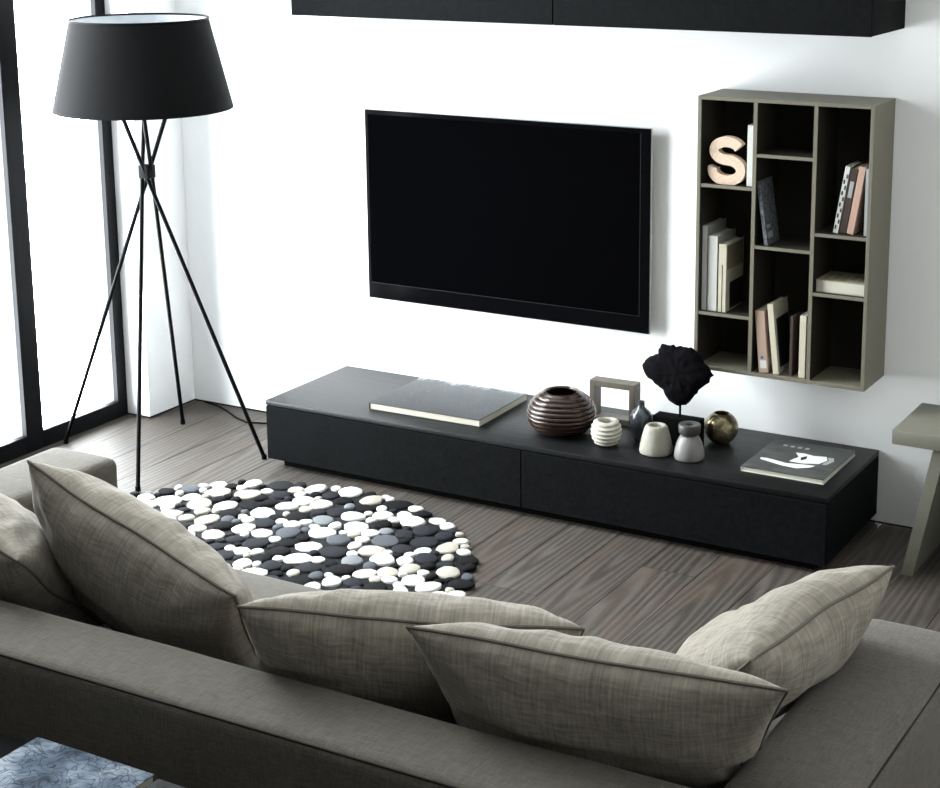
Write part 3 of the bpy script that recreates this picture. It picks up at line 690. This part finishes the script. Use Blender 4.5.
seamline([(FX0 + 0.03 + (FX1 - FX0 - 0.06) * k_ / 30, FY0 + e1, FZ - e1 + 0.0035) for k_ in range(31)])
e2 = 0.0115
seamline([(FX1 - e2, FY0 + BT + 0.04 + (FY1 - FY0 - BT - 0.08) * k_ / 20, FZ - e2 + 0.003) for k_ in range(21)])

# ------------------------------------------------------------------ throw pillows
def pillow(label, A, B, D, h, th, seed, bl=0.0, br=0.0, sag=0.03, bend=0.0):
    A, B, D = Vector(A), Vector(B), Vector(D)
    X = (B - A); w = X.length; X.normalize(); Yd = (D - X * D.dot(X)).normalized(); Y = -Yd; Z = X.cross(Y)
    cen = (A + B) / 2 + Yd * h / 2
    N = 56; rnd = random.Random(seed); ph = [rnd.uniform(0, 6.28) for _ in range(8)]
    so = Vector((seed * 3.7, seed * 1.3, 0))
    def mid(u, v):
        x_ = u * w / 2 * (1 - 0.05 * (1 - v * v)); y_ = v * h / 2 * (1 - (sag * 2) * (1 - u * u))
        tb = (1 - v) / 2
        x_ += tb * (bl * (1 - u) / 2 + br * (1 + u) / 2)
        z_ = bend * (1 - u * u) * 0.5 + noise.noise(Vector((u * 1.3, v * 1.3, 0)) + so) * 0.012
        return x_, y_, z_
    def thick(u, v, sd):
        eu, ev = 1 - abs(u) ** 2.2, 1 - abs(v) ** 2.2
        base = (max(0, eu) * max(0, ev)) ** 0.46
        edge = min(1 - abs(u), 1 - abs(v))
        # seam puckers fade towards the middle of the cushion
        s_ = u if (1 - abs(v)) < (1 - abs(u)) else v
        puck = math.sin(s_ * 17 + ph[0] + 2.0 * math.sin(s_ * 5 + ph[1])) * math.exp(-((edge - 0.13) / 0.12) ** 2) * 0.055
        q = Vector((u * 1.6, v * 1.6, sd * 5.0)) + so
        lump = noise.noise(q) * 0.09 + noise.noise(q * 2.3) * 0.06
        cr = (abs(u) * abs(v)); fold = math.sin((abs(u) - abs(v)) * 14 + ph[2]) * math.exp(-((cr - 0.5) / 0.16) ** 2) * 0.06
        ridge = -abs(noise.noise(Vector((u * 2.2 + v, v * 2.6 - u, sd * 9.0)) + so)) * 0.10
        return th / 2 * base * max(0.15, 1 + lump + puck + fold + ridge)
    def samp(i): 
        s_ = -1 + 2 * i / N; return math.sin(s_ * PI / 2) * 0.55 + s_ * 0.45
    verts, faces, uvs = [], [], []
    idx = {}
    for sd in (1, -1):
        for i in range(N + 1):
            for j in range(N + 1):
                u, v = samp(i), samp(j); bd = i in (0, N) or j in (0, N)
                if bd and sd == -1: idx[(sd, i, j)] = idx[(1, i, j)]; continue
                x_, y_, z_ = mid(u, v); idx[(sd, i, j)] = len(verts)
                verts.append((x_, y_, z_ + (0 if bd else sd * thick(u, v, sd))))
        for i in range(N):
            for j in range(N):
                f_ = [idx[(sd, i, j)], idx[(sd, i + 1, j)], idx[(sd, i + 1, j + 1)], idx[(sd, i, j + 1)]]
                faces.append(f_ if sd == 1 else f_[::-1])
    root = thing('throw_pillow', label, 'pillow', (0, 0, 0), (0, 0, 0), 'throw pillows on the sofa')
    root.matrix_world = Matrix(((X.x, Y.x, Z.x, cen.x), (X.y, Y.y, Z.y, cen.y), (X.z, Y.z, Z.z, cen.z), (0, 0, 0, 1)))
    me = bpy.data.meshes.new('pillow_cover'); me.from_pydata(verts, [], faces)
    ul = me.uv_layers.new(name='UVMap')
    for lp in me.loops:
        co = me.vertices[lp.vertex_index].co; ul.data[lp.index].uv = (co.x, co.y)
    link('cover', me, MPIL, root, 0); me.polygons.foreach_set('use_smooth', [True] * len(me.polygons))
    per = [(samp(i), -1) for i in range(N)] + [(1, samp(i)) for i in range(N)] + [(samp(N - i), 1) for i in range(N)] + [(-1, samp(N - i)) for i in range(N)]
    link('piping', tube_mesh([mid(u, v) for u, v in per], 0.0042, 6, True), MPIPE, root, 0)
    return root
P4 = pillow('taupe pillow nearest the camera, lying over the sofa back', (2.315, -3.085, 0.803), (3.145, -3.02, 0.828), (0, 0.52, -0.85), 0.48, 0.25, 4, bl=0.03, br=-0.15, sag=0.02)
P3 = pillow('taupe pillow in the middle, half hidden by the nearest pillow', (1.899, -3.135, 0.78), (2.600, -2.815, 0.75), (-0.23, 0.62, -0.78), 0.47, 0.275, 9, bl=-0.02, br=-0.03)
P2 = pillow('taupe pillow tilted with one corner up, left of the middle pillow', (1.025, -2.890, 0.900), (1.754, -2.971, 0.71), (0.0, 0.52, -0.85), 0.54, 0.29, 14, bl=-0.08, br=0.0)
P1 = pillow('taupe pillow cut off by the left edge of the picture', (0.46, -2.96, 0.87), (1.16, -3.08, 0.72), (0.05, 0.7, -0.72), 0.52, 0.26, 21, bl=0.25, br=-0.05)
P5 = pillow('taupe pillow leaning on the right armrest of the sofa', (3.018, -2.885, 0.80), (3.122, -2.265, 0.803), (-0.7, 0, -0.7), 0.48, 0.25, 27, bl=0.0, br=0.0)

# soft pillows give way where they touch the sofa and each other
SOLIDS = []
for o in sofa.children:
    if o.name.split('.')[0] in ('backrest', 'armrest', 'seat_cushion', 'base_frame'):
        co = [o.location + SO + v_.co for v_ in o.data.vertices]
        SOLIDS.append(([min(p_[i_] for p_ in co) - 0.010 for i_ in range(3)], [max(p_[i_] for p_ in co) + 0.010 for i_ in range(3)]))
def push_box(p_):
    for _ in range(3):
        for lo, hi in SOLIDS:
            if all(lo[i_] < p_[i_] < hi[i_] for i_ in range(3)):
                best = None
                for i_ in range(3):
                    for tgt in (lo[i_], hi[i_]):
                        if i_ == 2 and tgt == lo[2]: continue
                        d_ = abs(p_[i_] - tgt)
                        if best is None or d_ < best[0]: best = (d_, i_, tgt)
                p_[best[1]] = best[2]
    return p_
def world_bvh(root):
    cv = [c_ for c_ in root.children if c_.name.split('.')[0] == 'cover'][0]; M_ = root.matrix_basis
    return BVHTree.FromPolygons([M_ @ v_.co for v_ in cv.data.vertices], [list(q.vertices) for q in cv.data.polygons])
RD = Vector((0.137, 0.211, 0.968)).normalized()
def inside(tr_, p_):
    n_, q_ = 0, p_.copy()
    while n_ < 12:
        loc, nor, ix, ds = tr_.ray_cast(q_, RD)
        if ix is None: break
        n_ += 1; q_ = loc + RD * 1e-4
    return n_ % 2 == 1
def conform(root, others):
    M_ = root.matrix_basis; inv = M_.inverted(); trees = [world_bvh(o_) for o_ in others]
    for ch in root.children:
        gap = 0.010 if ch.name.startswith('cover') else 0.012
        for v_ in ch.data.vertices:
            w_ = M_ @ v_.co; moved = False
            for _ in range(2):
                q_ = push_box(w_.copy()); moved |= (q_ - w_).length > 1e-6; w_ = q_
                for tr_ in trees:
                    loc, nor, ix, ds = tr_.find_nearest(w_)
                    if ix is None: continue
                    ins = inside(tr_, w_)
                    if ins or ds < gap:
                        away = (loc - w_) if ins else (w_ - loc)
                        w_ = loc + (away.normalized() if away.length > 1e-5 else nor) * gap; moved = True
            if moved: v_.co = inv @ push_box(w_)
        ch.data.update()
conform(P4, []); conform(P1, []); conform(P3, [P4]); conform(P5, [P4]); conform(P2, [P1, P3]); conform(P1, [P2])

# ------------------------------------------------------------------ stool at the right edge
c = thing('bench', 'sage grey wooden bench with splayed board legs at the right edge', 'bench', (2.90, -0.24, 0))
bo = Vector((2.90, -0.24, 0))
box('seat', (2.558, 3.28, -0.390, -0.03, 0.450, 0.502), MSTOOL, c, 0.004)
def splay_leg(xb, xt, t_):
    bm = bmesh.new()
    pts = [(xb, -0.438, 0.001), (xb + t_, -0.438, 0.001), (xb + t_, -0.03, 0.001), (xb, -0.03, 0.001), (xt, -0.375, 0.4495), (xt + t_, -0.375, 0.4495), (xt + t_, -0.045, 0.4495), (xt, -0.045, 0.4495)]
    v_ = [bm.verts.new(Vector(p_) - bo) for p_ in pts]
    for f_ in ((0, 3, 2, 1), (4, 5, 6, 7), (0, 1, 5, 4), (1, 2, 6, 5), (2, 3, 7, 6), (3, 0, 4, 7)): bm.faces.new([v_[i_] for i_ in f_])
    link('leg', bm_mesh(bm), MSTOOL, c)
splay_leg(2.624, 2.70, 0.042); splay_leg(3.175, 3.10, 0.042)
box('stretcher', (2.725, 3.118, -0.24, -0.20, 0.25, 0.285), MSTOOL, c, 0.002, 1)

# ------------------------------------------------------------------ low table behind the sofa with magazines
TT = 0.470
c = thing('side_table', 'low black table behind the sofa at the lower left', 'table', (1.45, -3.68, 0))
box('table_top', (0.92, 2.02, -4.0, -3.398, TT - 0.03, TT), MPLINTH, c, 0.002)
for x_ in (0.95, 1.99):
    for y_ in (-3.965, -3.425): box('leg', (x_ - 0.02, x_ + 0.02, y_ - 0.02, y_ + 0.02, 0.0005, TT - 0.0305), MBLK, c, 0.002, 1)
t = NT('winter_tree_print'); v = t.mapping((1, 1, 1))
sky_ = t.ramp(t.noise(t.mapping((5, 5, 1)), 1.0, 4, 0.6), [(0.35, lin((30, 38, 50))), (0.5, lin((92, 103, 118))), (0.66, lin((168, 176, 186)))])
vo = t.n('ShaderNodeTexVoronoi', feature='DISTANCE_TO_EDGE'); vo.inputs['Scale'].default_value = 11.0
wp = t.n('ShaderNodeVectorMath', operation='ADD'); nz = t.n('ShaderNodeTexNoise'); nz.inputs['Scale'].default_value = 9.0; t.l(v, nz.inputs['Vector']); t.l(v, wp.inputs[0]); t.l(nz.outputs['Color'], wp.inputs[1]); t.l(wp.outputs[0], vo.inputs['Vector'])
br_ = t.ramp(vo.outputs['Distance'], [(0.0, (1, 1, 1, 1)), (0.08, (0, 0, 0, 1))])
MTREE = t.set(t.mix(t.math('MULTIPLY', br_, 0.75), sky_, lin((12, 15, 20))), 0.8, 0.04)
r = big_book('magazine', 'glossy magazine with blue winter tree cover on the low black table', 1.527, 1.868, -3.87, -3.400, 0.022, MTREE, TT + 0.0005, 0.0, DRK); r['category'] = 'magazine'
t = NT('grey_magazine_cover'); v = t.mapping((1, 1, 1)); MGM = t.set(t.ramp(t.noise(v, 14, 5, 0.7), [(0.3, lin((30, 31, 32))), (0.75, lin((84, 86, 86)))]), 0.8, 0.04)
r = big_book('magazine', 'grey magazine right beside the blue winter tree magazine', 1.882, 2.0, -3.87, -3.405, 0.018, MGM, TT + 0.0005, 0.0, DRK); r['category'] = 'magazine'
